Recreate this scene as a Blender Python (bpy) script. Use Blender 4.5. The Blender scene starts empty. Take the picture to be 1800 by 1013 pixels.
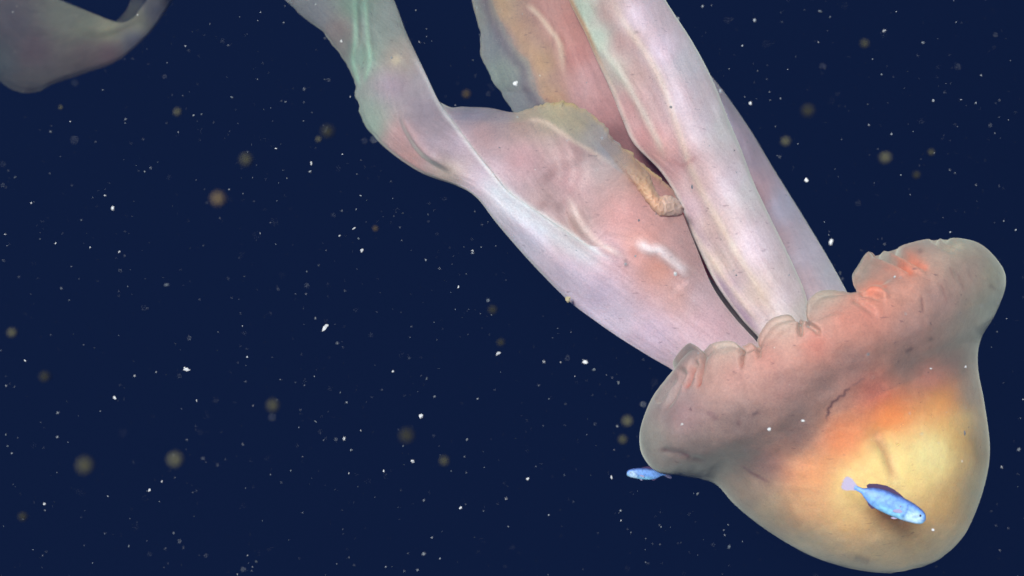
import bpy, math, random
import numpy as np
from mathutils import Vector, Matrix, noise as mnoise

# ------------------------------------------------------------------ camera, water, light
scene = bpy.context.scene
COL = scene.collection
R = math.radians
PXW, PXH = 1800.0, 1013.0
FRAME_W = 2.2                        # metres across the frame at the bell's middle
LENS = 40.0
DIST = FRAME_W * LENS / 36.0         # camera to bell
U = FRAME_W / PXW                    # metres in one photo pixel at that distance
EXPO = 1.98
camd = bpy.data.cameras.new('camera')
camd.lens = LENS; camd.sensor_width = 36.0
camd.clip_start = 0.05; camd.clip_end = 200.0
camd.dof.use_dof = True
camd.dof.focus_distance = DIST - 0.16
camd.dof.aperture_fstop = 3.4
cam = bpy.data.objects.new('camera', camd)
cam.location = (0, -DIST, 0); cam.rotation_euler = (R(90), 0, 0)
COL.objects.link(cam); scene.camera = cam

world = bpy.data.worlds.new('World'); scene.world = world
world.use_nodes = True
bg = world.node_tree.nodes['Background']
bg.inputs['Color'].default_value = (0.105, 0.265, 1.0, 1)      # deep water
bg.inputs['Strength'].default_value = 0.030

rov_lightd = bpy.data.lights.new('rov_light', 'SUN')  # parallel lamp standing in for the submersible's lights by the camera
rov_lightd.energy = 5.0; rov_lightd.angle = R(13.0); rov_lightd.color = (1.0, 0.975, 0.94)
rov_light = bpy.data.objects.new('rov_light', rov_lightd)
rov_light.rotation_euler = Vector((0.32, 0.93, -0.31)).to_track_quat('-Z', 'Y').to_euler()
COL.objects.link(rov_light)

scene.view_settings.view_transform = 'Standard'
scene.view_settings.look = 'None'
scene.view_settings.exposure = EXPO
scene.view_settings.gamma = 1.0
scene.view_settings.use_curve_mapping = False
scene.cycles.use_denoising = True
scene.cycles.max_bounces = 8
scene.cycles.transparent_max_bounces = 24
scene.cycles.volume_bounces = 0

rng = np.random.default_rng(11)
random.seed(5)

# ------------------------------------------------------------------ helpers
def P(a):
    """photo pixel x, y and depth behind the bell's middle (in pixel units) -> metres"""
    a = np.asarray(a, float)
    k = (DIST + a[..., 2] * U) / DIST
    return np.stack([(a[..., 0] - PXW / 2) * U * k, a[..., 2] * U, (PXH / 2 - a[..., 1]) * U * k], -1)

def lin(c):
    c = np.asarray(c, float) / 255.0
    return np.where(c <= 0.04045, c / 12.92, ((c + 0.055) / 1.055) ** 2.4)

def catmull(a, n, closed=False):
    """Catmull-Rom along axis 0"""
    a = np.asarray(a, float); m = len(a)
    t = np.linspace(0, m - 1, n); i = np.minimum(t.astype(int), m - 2); f = t - i
    ext = np.concatenate([2 * a[:1] - a[1:2], a, 2 * a[-1:] - a[-2:-1]], 0)
    p0, p1, p2, p3 = ext[i], ext[i + 1], ext[i + 2], ext[i + 3]
    f = f.reshape((-1,) + (1,) * (a.ndim - 1))
    return 0.5 * (2 * p1 + (p2 - p0) * f + (2 * p0 - 5 * p1 + 4 * p2 - p3) * f ** 2 + (3 * p1 - p0 - 3 * p2 + p3) * f ** 3)

def loft(rows, nr, nc):
    g = catmull(np.asarray(rows, float), nr)
    return np.swapaxes(catmull(np.swapaxes(g, 0, 1), nc), 0, 1)

def smooth(x, a, b):
    t = np.clip((x - a) / (b - a), 0, 1)
    return t * t * (3 - 2 * t)

def vnoise(x, y, seed=0):
    """smooth value noise in -1..1"""
    xi, yi = np.floor(x).astype(int), np.floor(y).astype(int)
    fx, fy = x - xi, y - yi
    fx, fy = fx * fx * (3 - 2 * fx), fy * fy * (3 - 2 * fy)
    def h(i, j):
        n = (i * 374761393 + j * 668265263 + seed * 982451653) & 0x7fffffff
        n = ((n ^ (n >> 13)) * 1274126177) & 0x7fffffff
        return ((n ^ (n >> 16)) & 0xffff) / 32767.5 - 1
    return (h(xi, yi) * (1 - fx) + h(xi + 1, yi) * fx) * (1 - fy) + (h(xi, yi + 1) * (1 - fx) + h(xi + 1, yi + 1) * fx) * fy

def fbm(x, y, seed=0, oct=4):
    return sum(vnoise(x * 2 ** k, y * 2 ** k, seed + k) / 2 ** k for k in range(oct)) / 1.6

def poly_dist(g, line):
    """distance from each (x, y) to a polyline, and how far along it (0..1)"""
    line = catmull(np.asarray(line, float), max(len(line) * 5, 2)) if len(line) > 2 else np.asarray(line, float)
    x, y = g[..., 0], g[..., 1]
    best = np.full(x.shape, 1e9); along = np.zeros(x.shape); side = np.zeros(x.shape)
    n = len(line) - 1
    for k in range(n):
        a, b = line[k], line[k + 1]
        d = b - a; L2 = max((d ** 2).sum(), 1e-9)
        t = np.clip(((x - a[0]) * d[0] + (y - a[1]) * d[1]) / L2, 0, 1)
        dd = np.hypot(x - a[0] - t * d[0], y - a[1] - t * d[1])
        m = dd < best
        best = np.where(m, dd, best); along = np.where(m, (k + t) / n, along)
        side = np.where(m, np.sign((x - a[0]) * d[1] - (y - a[1]) * d[0]), side)
    return best, along, side

def rbf(g, samples, eps=16.0, power=3.2):
    """values set at pixel points, blended between them"""
    x, y = g[..., 0].ravel(), g[..., 1].ravel()
    pts = np.array([s[:2] for s in samples], float)
    val = np.array([np.atleast_1d(s[2]) for s in samples], float)
    out = np.zeros((len(x), val.shape[1])); wsum = np.zeros((len(x), 1))
    for p, v in zip(pts, val):
        w = (1.0 / ((x - p[0]) ** 2 + (y - p[1]) ** 2 + eps ** 2)) ** (power / 2)
        out += w[:, None] * v; wsum += w[:, None]
    return (out / wsum).reshape(g.shape[:-1] + (val.shape[1],))

def cols(samples):
    return [(x, y, lin(c)) for x, y, c in samples]

def mark(col, g, line, width, c, strength, taper=True):
    d, t, _ = poly_dist(g, line)
    f = np.exp(-(d / width) ** 2) * strength
    if taper: f = f * np.clip(np.minimum(t, 1 - t) * 6 + 0.15, 0, 1)
    return col * (1 - f[..., None]) + lin(c) * f[..., None]

def ridge(g, line, width, amp, taper=True):
    d, t, _ = poly_dist(g, line)
    f = np.exp(-(d / width) ** 2) * amp
    if taper: f = f * smooth(np.minimum(t, 1 - t), -0.02, 0.2)
    g = g.copy(); g[..., 2] += f
    return g

def grid_faces(nr, nc, off=0, wrap=False):
    i, j = np.meshgrid(np.arange(nr - 1), np.arange(nc if wrap else nc - 1), indexing='ij')
    j2 = (j + 1) % nc
    f = np.stack([i * nc + j, i * nc + j2, (i + 1) * nc + j2, (i + 1) * nc + j], -1).reshape(-1, 4)
    return f + off

def mesh_obj(name, verts, faces, mat, parent=None, origin=(0, 0, 0), attrs=None, smoothed=True):
    me = bpy.data.meshes.new(name)
    v = np.asarray(verts, float).reshape(-1, 3) - np.asarray(origin, float)
    me.from_pydata(v.tolist(), [], faces.tolist() if hasattr(faces, 'tolist') else faces)
    for k, a in (attrs or {}).items():
        a = np.asarray(a, np.float32)
        if k == 'flow':
            at = me.attributes.new(k, 'FLOAT_VECTOR', 'POINT'); at.data.foreach_set('vector', a.ravel())
        elif a.ndim >= 2 and a.shape[-1] == 3:
            a = np.concatenate([a.reshape(-1, 3), np.ones((a.size // 3, 1), np.float32)], 1)
            at = me.attributes.new(k, 'FLOAT_COLOR', 'POINT'); at.data.foreach_set('color', a.ravel())
        else:
            at = me.attributes.new(k, 'FLOAT', 'POINT'); at.data.foreach_set('value', a.ravel())
    me.update()
    if smoothed: me.polygons.foreach_set('use_smooth', [True] * len(me.polygons))
    me.materials.append(mat)
    o = bpy.data.objects.new(name, me); COL.objects.link(o)
    if parent is not None: o.parent = parent
    return o

def empty(name, loc, label, cat, group=None):
    o = bpy.data.objects.new(name, None); COL.objects.link(o)
    o.location = loc; o.empty_display_size = 0.05
    tag(o, label, cat, group)
    return o

def tag(o, label, cat, group=None):
    o['label'] = label; o['category'] = cat
    if group: o['group'] = group

# ------------------------------------------------------------------ materials
def new_mat(name):
    m = bpy.data.materials.new(name); m.use_nodes = True
    nt = m.node_tree; nt.nodes.clear()
    out = nt.nodes.new('ShaderNodeOutputMaterial')
    return m, nt, out

def tissue(name, rough=0.55, sss=0.5, radius=(0.030, 0.016, 0.012), sheen=0.25, speck=0.0, mottle=0.12, scale=1.0, bump=0.15, clear_tint=(1, 0.95, 0.9), spec=0.25, fibre=0.0):
    m, nt, out = new_mat(name)
    N, L = nt.nodes.new, nt.links.new
    surf_col = N('ShaderNodeAttribute'); surf_col.attribute_name = 'surface_colour'
    thin = N('ShaderNodeAttribute'); thin.attribute_name = 'thin'
    tc = N('ShaderNodeTexCoord')
    n1 = N('ShaderNodeTexNoise'); n1.inputs['Scale'].default_value = 26 * scale; n1.inputs['Detail'].default_value = 7; n1.inputs['Roughness'].default_value = 0.62
    L(tc.outputs['Object'], n1.inputs['Vector'])
    mr = N('ShaderNodeMapRange'); mr.inputs['From Min'].default_value = 0.3; mr.inputs['From Max'].default_value = 0.7
    mr.inputs['To Min'].default_value = 1 - mottle; mr.inputs['To Max'].default_value = 1 + mottle
    L(n1.outputs['Fac'], mr.inputs['Value'])
    mul = N('ShaderNodeVectorMath'); mul.operation = 'SCALE'
    L(surf_col.outputs['Color'], mul.inputs[0]); L(mr.outputs['Result'], mul.inputs['Scale'])
    colour = mul.outputs['Vector']
    # fine pigment grains
    n2 = N('ShaderNodeTexNoise'); n2.inputs['Scale'].default_value = 260 * scale; n2.inputs['Detail'].default_value = 3
    L(tc.outputs['Object'], n2.inputs['Vector'])
    r2 = N('ShaderNodeMapRange'); r2.inputs['From Min'].default_value = 0.25; r2.inputs['From Max'].default_value = 0.75
    r2.inputs['To Min'].default_value = 0.86; r2.inputs['To Max'].default_value = 1.14
    L(n2.outputs['Fac'], r2.inputs['Value'])
    mul2 = N('ShaderNodeVectorMath'); mul2.operation = 'SCALE'
    L(colour, mul2.inputs[0]); L(r2.outputs['Result'], mul2.inputs['Scale']); colour = mul2.outputs['Vector']
    nf = None
    if fibre > 0:
        fl = N('ShaderNodeAttribute'); fl.attribute_name = 'flow'
        nf = N('ShaderNodeTexNoise'); nf.inputs['Scale'].default_value = 1.0; nf.inputs['Detail'].default_value = 6; nf.inputs['Roughness'].default_value = .65
        nf.inputs['Distortion'].default_value = .6
        L(fl.outputs['Vector'], nf.inputs['Vector'])
        rf = N('ShaderNodeMapRange'); rf.inputs['From Min'].default_value = .28; rf.inputs['From Max'].default_value = .72
        rf.inputs['To Min'].default_value = 1 - fibre; rf.inputs['To Max'].default_value = 1 + fibre
        L(nf.outputs['Fac'], rf.inputs['Value'])
        m3 = N('ShaderNodeVectorMath'); m3.operation = 'SCALE'
        L(colour, m3.inputs[0]); L(rf.outputs['Result'], m3.inputs['Scale']); colour = m3.outputs['Vector']
    if speck > 0:
        mp = N('ShaderNodeMapping'); mp.inputs['Rotation'].default_value = (0, R(38), 0); mp.inputs['Scale'].default_value = (0.55, 1, 1.5)
        L(tc.outputs['Object'], mp.inputs['Vector'])
        n3 = N('ShaderNodeTexNoise'); n3.inputs['Scale'].default_value = 75; n3.inputs['Detail'].default_value = 2.5
        L(mp.outputs['Vector'], n3.inputs['Vector'])
        r3 = N('ShaderNodeMapRange'); r3.inputs['From Min'].default_value = 0.67; r3.inputs['From Max'].default_value = 0.76
        r3.inputs['To Min'].default_value = 0; r3.inputs['To Max'].default_value = speck
        L(n3.outputs['Fac'], r3.inputs['Value'])
        mx = N('ShaderNodeMix'); mx.data_type = 'RGBA'
        mx.inputs['B'].default_value = (0.11, 0.055, 0.06, 1)
        L(r3.outputs['Result'], mx.inputs['Factor']); L(colour, mx.inputs['A']); colour = mx.outputs['Result']
    bs = N('ShaderNodeBsdfPrincipled')
    L(colour, bs.inputs['Base Color'])
    bs.inputs['Roughness'].default_value = rough
    bs.inputs['Specular IOR Level'].default_value = spec
    bs.inputs['Subsurface Weight'].default_value = sss
    bs.inputs['Subsurface Radius'].default_value = radius
    bs.inputs['Subsurface Scale'].default_value = 1.0
    bs.inputs['Sheen Weight'].default_value = sheen
    bs.inputs['Sheen Roughness'].default_value = 0.45
    bs.inputs['Sheen Tint'].default_value = (0.86, 1.0, 0.86, 1)
    if bump:
        bn = N('ShaderNodeBump'); bn.inputs['Strength'].default_value = bump; bn.inputs['Distance'].default_value = 0.006
        L((nf or n1).outputs['Fac'], bn.inputs['Height']); L(bn.outputs['Normal'], bs.inputs['Normal'])
    tr = N('ShaderNodeBsdfTransparent'); tr.inputs['Color'].default_value = tuple(clear_tint) + (1,)
    mix = N('ShaderNodeMixShader')
    L(thin.outputs['Fac'], mix.inputs['Fac']); L(bs.outputs['BSDF'], mix.inputs[1]); L(tr.outputs['BSDF'], mix.inputs[2])
    L(mix.outputs['Shader'], out.inputs['Surface'])
    return m

def simple(name, colour, rough=0.5, spec=0.3, sss=0.0, noise_amt=0.15, noise_scale=90, colour2=None, metallic=0.0):
    m, nt, out = new_mat(name)
    N, L = nt.nodes.new, nt.links.new
    tc = N('ShaderNodeTexCoord')
    n1 = N('ShaderNodeTexNoise'); n1.inputs['Scale'].default_value = noise_scale; n1.inputs['Detail'].default_value = 4
    L(tc.outputs['Object'], n1.inputs['Vector'])
    mx = N('ShaderNodeMix'); mx.data_type = 'RGBA'
    c2 = colour2 if colour2 is not None else [c * (1 - noise_amt * 2) for c in colour]
    mx.inputs['A'].default_value = tuple(colour) + (1,); mx.inputs['B'].default_value = tuple(c2) + (1,)
    L(n1.outputs['Fac'], mx.inputs['Factor'])
    bs = N('ShaderNodeBsdfPrincipled'); L(mx.outputs['Result'], bs.inputs['Base Color'])
    bs.inputs['Roughness'].default_value = rough; bs.inputs['Specular IOR Level'].default_value = spec
    bs.inputs['Subsurface Weight'].default_value = sss; bs.inputs['Subsurface Radius'].default_value = (0.01, 0.01, 0.01)
    bs.inputs['Metallic'].default_value = metallic
    L(bs.outputs['BSDF'], out.inputs['Surface'])
    return m

M_BELL = tissue('bell_tissue', rough=0.6, sss=0.45, sheen=0.30, speck=0.55, mottle=0.10, bump=0.12, clear_tint=(1.0, 0.98, 0.94), fibre=0.07)
M_ARM = tissue('arm_tissue', rough=0.55, sss=0.5, radius=(0.022, 0.014, 0.012), sheen=0.5, speck=0.42, mottle=0.08, bump=0.22, clear_tint=(0.92, 0.97, 1.0), spec=0.2, fibre=0.11)
M_FRILL = tissue('frill_tissue', rough=0.4, sss=0.6, radius=(0.012, 0.008, 0.005), sheen=0.2, mottle=0.12, scale=5.0, bump=0.35, spec=0.4)
M_CORE = tissue('stomach_tissue', rough=0.8, sss=0.3, radius=(0.05, 0.03, 0.015), sheen=0.0, mottle=0.04, scale=0.25, bump=0.0, spec=0.0)

# ------------------------------------------------------------------ the jellyfish
BASE = P(np.array([1450.0, 720.0, 0.0]))
jelly = empty('jellyfish', BASE, 'giant pink and orange jellyfish with a glowing bell and long ribbon arms', 'jellyfish')

# --- bell: sections from the rolled margin to the crown, left and right outline points
SEC = np.array([
    (1186, 652, 1540, 446), (1152, 690, 1632, 420), (1132, 732, 1712, 424), (1124, 768, 1757, 462), (1130, 802, 1768, 500),
    (1156, 830, 1750, 552), (1204, 838, 1724, 598), (1250, 850, 1719, 645), (1292, 889, 1731, 712), (1350, 934, 1740, 790),
    (1418, 974, 1730, 856), (1480, 996, 1703, 925), (1532, 1006, 1658, 978), (1566, 1008, 1622, 997)], float)
KB = np.array([1.19, 0.93, 0.81, 0.77, 0.76, 0.79, 0.86, 0.925, 0.955, 1.0, 1.05, 1.05, 1.05, 1.05])
MARGIN = np.array([
    (1186, 652), (1196, 643), (1210, 622), (1222, 616), (1238, 625), (1246, 630), (1258, 618), (1275, 612), (1292, 611), (1306, 617), (1314, 618), (1324, 612), (1334, 610),
    (1342, 594), (1356, 575), (1375, 566), (1394, 565), (1405, 573), (1411, 574), (1420, 573), (1424, 560), (1427, 542), (1442, 527), (1465, 521), (1488, 523),
    (1506, 527), (1512, 523), (1506, 510), (1505, 494), (1516, 476), (1526, 460), (1540, 446)], float)

def bell_surface(ns, nt, scale=1.0, s_from=0.0, margin=True, kb=1.0):
    sec = np.concatenate([SEC, KB[:, None]], 1)
    m = len(sec) - 1
    dense = catmull(sec, 1400)
    s_all = np.linspace(0, 1, 1400)
    s = np.linspace(s_from, 1, ns)
    S = np.stack([np.interp(s, s_all, dense[:, k]) for k in range(5)], 1)
    th = np.linspace(0, 2 * np.pi, nt, endpoint=False)          # 0 right, pi/2 front, pi left
    c = np.stack([(S[:, 0] + S[:, 2]) / 2, (S[:, 1] + S[:, 3]) / 2], 1)
    h = np.stack([(S[:, 2] - S[:, 0]) / 2, (S[:, 3] - S[:, 1]) / 2], 1) * scale
    hl = np.hypot(h[:, 0], h[:, 1])
    xy = c[:, None] + h[:, None] * np.cos(th)[None, :, None]
    t = (np.cos(th) + 1) / 2
    b = hl * S[:, 4] * kb
    d = -b[:, None] * np.sin(th)[None]
    if margin:
        M = catmull(MARGIN, 900)
        # place each margin point by its projection on the chord so the line stays single valued
        ch = SEC[0, 2:] - SEC[0, :2]
        L = np.linspace(0, 1, 900)
        Mt = np.stack([np.interp(t, L, M[:, 0]), np.interp(t, L, M[:, 1])], 1)
        Ct = SEC[0, :2] + ch * t[:, None]
        O = Mt - Ct
        broad = np.stack([np.interp(t, [0, .25, .5, .75, 1], np.interp([0, .25, .5, .75, 1], L, k)) for k in (M[:, 0], M[:, 1])], 1) - Ct
        broad *= smooth(np.minimum(t, 1 - t), 0, .2)[:, None]
        fine = O - broad
        wb = (1 - smooth(s, 0, 0.52))[:, None, None]
        wf = (np.exp(-(s / 0.075) ** 2))[:, None, None]
        xy = xy + broad[None] * wb + fine[None] * wf
    g = np.concatenate([xy, d[..., None]], -1)
    return g, s, th

NS, NT = 330, 760
g, s, th = bell_surface(NS, NT)
front = smooth(np.sin(th), 0.02, 0.25)[None, :] * np.ones((NS, 1))
g0 = bell_surface(NS, NT, margin=False)[0]
tu = np.gradient(g0, axis=0); tv = (np.roll(g0, -1, 1) - np.roll(g0, 1, 1)) / 2
nrm = np.cross(tu, tv); nrm /= np.linalg.norm(nrm, axis=-1, keepdims=True) + 1e-9
cen = g0.mean(axis=1, keepdims=True)
nrm *= np.sign((nrm * (g0 - cen)).sum(-1, keepdims=True))          # pointing outwards
outw = smooth(np.sin(th), -0.25, 0.05)[None, :] * np.ones((NS, 1))
disp = np.zeros((NS, NT))
# creases between the lobes of the margin and furrows in the skin
CREASES = [
    ([(1240, 622), (1232, 660), (1229, 685)], 3.6, 20), ([(1222, 640), (1212, 665), (1206, 690)], 5, 20), ([(1200, 655), (1185, 690), (1165, 730)], 6, 14),
    ([(1306, 610), (1303, 630), (1304, 652)], 3.2, 18), ([(1330, 608), (1334, 632)], 3.5, 14), ([(1407, 562), (1406, 582), (1410, 594)], 3.2, 20),
    ([(1422, 570), (1436, 580), (1441, 594)], 4, 16), ([(1516, 516), (1536, 519), (1558, 534)], 4, 10), ([(1506, 528), (1530, 545), (1545, 565)], 6, 7),
    ([(1535, 445), (1570, 461), (1606, 486)], 5, 15), ([(1566, 437), (1600, 456), (1634, 478)], 7, 14), ([(1642, 420), (1665, 436), (1680, 445)], 5, 13),
    ([(1660, 418), (1680, 430), (1694, 440)], 4, 10), ([(1158, 704), (1180, 672), (1192, 655)], 4, 10),
    ([(1170, 792), (1200, 798), (1215, 806)], 6, 3), ([(1215, 806), (1245, 808)], 6, 3), ([(1545, 770), (1565, 800), (1572, 850)], 16, 14),
    ([(1618, 522), (1620, 552)], 3, 1.2), ([(1650, 500), (1662, 530)], 3, 1.2), ([(1680, 480), (1695, 512)], 4, 1.2)]
for line, w, a in CREASES:
    d0, t0, _ = poly_dist(g, line)
    disp -= np.exp(-(d0 / w) ** 2) * a * smooth(t0, 1.02, 0.45) * outw
# swollen lips between the creases, soft unevenness over the whole bell
RIDGES = [([(1524, 450), (1560, 467), (1600, 488)], 6, -8), ([(1552, 440), (1588, 462), (1628, 485)], 4, -7), ([(1520, 510), (1545, 512), (1562, 528)], 7, -8),
          ([(1400, 700), (1500, 655), (1640, 605)], 45, 8), ([(1240, 835), (1320, 840), (1420, 790)], 30, 8)]
for line, w, a in RIDGES:
    d0, t0, _ = poly_dist(g, line)
    disp -= np.exp(-(d0 / w) ** 2) * a * smooth(np.minimum(t0, 1 - t0), -0.05, 0.25) * outw
disp += (fbm(g[..., 0] / 95, g[..., 1] / 95, 3) * 6 + fbm(g[..., 0] / 22, g[..., 1] / 22, 9, 3) * .8) * front
q = g + nrm * disp[..., None]
# the margin rolls inward: extra rows that curl from the rim into the hollow of the bell
ax = np.array([-0.50, -0.866])
roll = []
NRL = 26
ctr_d = 0.0
for k in range(NRL):
    f = (k + 1) / NRL
    ph = min(f / 0.45, 1.0) * math.pi
    deep = max(0.0, (f - 0.45) / 0.55)
    r = 13.0
    row = q[0].copy()
    sgn = np.where(np.sin(th) >= 0, 1.0, -1.0) * smooth(np.abs(np.sin(th)), 0.0, 0.25)
    sw = smooth(np.abs(np.sin(th)), 0.0, 0.35)
    row[:, 0] += ax[0] * r * math.sin(ph) * sw - ax[0] * 130 * deep
    row[:, 1] += ax[1] * r * math.sin(ph) * sw - ax[1] * 130 * deep
    row[:, 2] += sgn * (r * (1 - math.cos(ph)) + 14 * deep)
    cx = SEC[0, 0] + 170, SEC[0, 1] - 100
    row[:, 0] += (cx[0] + 60 - row[:, 0]) * 0.10 * deep; row[:, 1] += (cx[1] + 100 - row[:, 1]) * 0.10 * deep
    roll.append(row)
full = np.concatenate([np.array(roll)[::-1], q], 0)
px = np.concatenate([np.array(roll)[::-1] * [1, 1, 1], g], 0)
NR = len(full)

GLOW_WINDOW = [(1640, 800, .90), (1600, 760, .88), (1500, 850, .84), (1540, 800, .86), (1430, 830, .62), (1560, 720, .68), (1660, 700, .74), (1480, 770, .58), (1390, 830, .36), (1700, 780, .60), (1650, 880, .52), (1560, 900, .45), (1480, 905, .60), (1420, 880, .45),  # see-through patch of the skin, shaped after the crown's glow
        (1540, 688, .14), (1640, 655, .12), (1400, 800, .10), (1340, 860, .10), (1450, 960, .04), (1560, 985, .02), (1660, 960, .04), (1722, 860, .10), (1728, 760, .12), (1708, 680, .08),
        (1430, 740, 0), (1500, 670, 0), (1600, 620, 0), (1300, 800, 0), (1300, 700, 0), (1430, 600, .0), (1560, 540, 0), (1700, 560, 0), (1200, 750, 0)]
def glow_window_of(gg): return rbf(gg, [(x, y, v) for x, y, v in GLOW_WINDOW], eps=30, power=3.8)[..., 0]
BELL_COL = cols([
    (1140, 770, (168, 164, 152)), (1200, 720, (168, 136, 136)), (1300, 740, (146, 125, 119)), (1400, 720, (143, 122, 115)), (1230, 800, (134, 122, 115)),
    (1300, 800, (131, 119, 111)), (1200, 680, (184, 160, 156)), (1170, 690, (175, 165, 158)), (1290, 650, (206, 152, 142)), (1280, 612, (208, 204, 188)), (1222, 616, (134, 130, 130)), (1240, 640, (190, 160, 148)), (1285, 634, (206, 164, 148)), (1376, 594, (210, 158, 140)), (1455, 546, (210, 158, 140)), (1432, 566, (204, 156, 140)), (1345, 606, (206, 150, 134)),
    (1235, 660, (205, 160, 145)), (1350, 625, (202, 134, 120)), (1378, 572, (204, 196, 180)), (1345, 590, (190, 176, 164)), (1430, 600, (212, 130, 112)), (1480, 560, (212, 136, 116)), (1450, 522, (186, 192, 174)),
    (1425, 548, (160, 166, 156)), (1530, 548, (208, 140, 124)), (1532, 522, (214, 140, 114)), (1560, 500, (196, 166, 152)), (1508, 478, (168, 168, 154)), (1560, 436, (162, 158, 146)), (1590, 458, (226, 150, 122)), (1575, 478, (222, 152, 128)),
    (1548, 505, (224, 146, 118)), (1640, 440, (196, 172, 155)), (1680, 420, (196, 194, 168)), (1700, 480, (180, 156, 142)), (1755, 480, (165, 166, 142)), (1650, 530, (182, 150, 140)),
    (1710, 580, (164, 152, 136)), (1740, 550, (160, 160, 138)), (1600, 580, (176, 142, 132)), (1500, 640, (156, 126, 118)), (1600, 640, (145, 123, 114)), (1680, 640, (146, 122, 114)), (1712, 690, (186, 156, 134)),
    (1450, 680, (149, 123, 115)), (1380, 680, (170, 131, 122)), (1400, 770, (135, 115, 110)), (1340, 820, (158, 128, 122)), (1350, 905, (206, 186, 152)), (1310, 870, (176, 158, 138)),
    (1420, 960, (214, 196, 158)), (1550, 990, (216, 190, 142)), (1640, 970, (214, 192, 144)), (1730, 860, (190, 172, 126)), (1735, 760, (188, 164, 126)), (1640, 930, (222, 194, 142)), (1500, 945, (230, 202, 154)),  # lower dome made paler to offset the grazing light there
    (1640, 790, (255, 246, 188)), (1580, 850, (255, 236, 170)), (1690, 740, (255, 226, 160)), (1500, 850, (255, 230, 172)), (1500, 895, (255, 224, 168)), (1420, 880, (250, 210, 160)), (1420, 830, (246, 180, 134)), (1560, 730, (244, 160, 112)), (1660, 700, (250, 180, 130)), (1480, 775, (240, 160, 120)),  # glow of the crown painted into the skin colours
    (1540, 690, (200, 120, 104)), (1640, 665, (190, 130, 118))])
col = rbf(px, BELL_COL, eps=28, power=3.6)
kg = smooth(glow_window_of(px), 0.02, 0.3)[..., None]  # mask of the painted glow; the bell outside it is darkened
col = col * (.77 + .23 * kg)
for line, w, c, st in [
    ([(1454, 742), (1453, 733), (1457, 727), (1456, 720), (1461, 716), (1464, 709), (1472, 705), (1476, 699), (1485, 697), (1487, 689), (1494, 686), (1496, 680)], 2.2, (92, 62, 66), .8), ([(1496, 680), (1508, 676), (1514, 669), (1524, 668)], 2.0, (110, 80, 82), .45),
    ([(1240, 628), (1233, 660), (1230, 682)], 3.4, (176, 84, 62), .75), ([(1222, 642), (1213, 665), (1208, 686)], 5, (184, 92, 72), .7), ([(1306, 612), (1303, 632), (1304, 648)], 2.4, (168, 96, 78), .6),  # creases darkened and reddened in colour along their lines
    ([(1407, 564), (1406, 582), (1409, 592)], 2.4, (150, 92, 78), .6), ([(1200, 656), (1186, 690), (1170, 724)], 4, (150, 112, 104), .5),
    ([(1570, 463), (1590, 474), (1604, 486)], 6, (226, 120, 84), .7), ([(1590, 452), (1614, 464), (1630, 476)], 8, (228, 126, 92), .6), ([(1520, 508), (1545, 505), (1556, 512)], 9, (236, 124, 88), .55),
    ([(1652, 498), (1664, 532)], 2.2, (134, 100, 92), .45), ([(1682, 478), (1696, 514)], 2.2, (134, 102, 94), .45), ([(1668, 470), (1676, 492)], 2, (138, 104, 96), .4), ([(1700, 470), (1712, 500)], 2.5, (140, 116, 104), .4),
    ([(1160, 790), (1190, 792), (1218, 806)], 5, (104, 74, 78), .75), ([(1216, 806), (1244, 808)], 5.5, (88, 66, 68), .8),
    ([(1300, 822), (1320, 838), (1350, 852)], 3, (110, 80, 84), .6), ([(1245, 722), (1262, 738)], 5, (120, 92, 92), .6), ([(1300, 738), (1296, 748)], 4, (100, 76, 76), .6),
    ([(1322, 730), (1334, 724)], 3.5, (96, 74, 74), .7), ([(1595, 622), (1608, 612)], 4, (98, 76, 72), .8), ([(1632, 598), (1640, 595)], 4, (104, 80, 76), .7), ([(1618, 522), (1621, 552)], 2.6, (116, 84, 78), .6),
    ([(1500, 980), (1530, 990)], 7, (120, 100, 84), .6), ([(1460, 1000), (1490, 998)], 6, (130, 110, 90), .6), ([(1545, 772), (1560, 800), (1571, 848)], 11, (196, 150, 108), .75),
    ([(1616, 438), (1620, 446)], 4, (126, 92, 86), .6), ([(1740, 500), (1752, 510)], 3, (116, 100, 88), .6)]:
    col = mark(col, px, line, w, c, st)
thin = glow_window_of(px)
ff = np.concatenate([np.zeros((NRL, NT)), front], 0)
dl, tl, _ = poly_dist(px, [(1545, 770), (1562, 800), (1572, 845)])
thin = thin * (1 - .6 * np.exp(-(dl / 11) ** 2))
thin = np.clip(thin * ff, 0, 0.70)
verts = P(full)
faces = grid_faces(NR, NT, wrap=True)
# close the crown
capv = verts[-1].mean(0); nv = verts.reshape(-1, 3).shape[0]
allv = np.concatenate([verts.reshape(-1, 3), capv[None]], 0)
last = (NR - 1) * NT
tri = [[last + j, last + (j + 1) % NT, nv] for j in range(NT)]
F = faces.tolist() + tri
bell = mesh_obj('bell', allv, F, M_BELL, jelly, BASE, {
    'surface_colour': np.concatenate([col.reshape(-1, 3), col[-1].mean(0)[None]], 0), 'thin': np.concatenate([thin.ravel(), [0.0]]),
    'flow': np.concatenate([(full * [0.060, 0.028, 0.05] + full[..., [1, 0, 1]] * [0.03, -0.014, 0]).reshape(-1, 3), np.zeros((1, 3))])})

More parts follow.
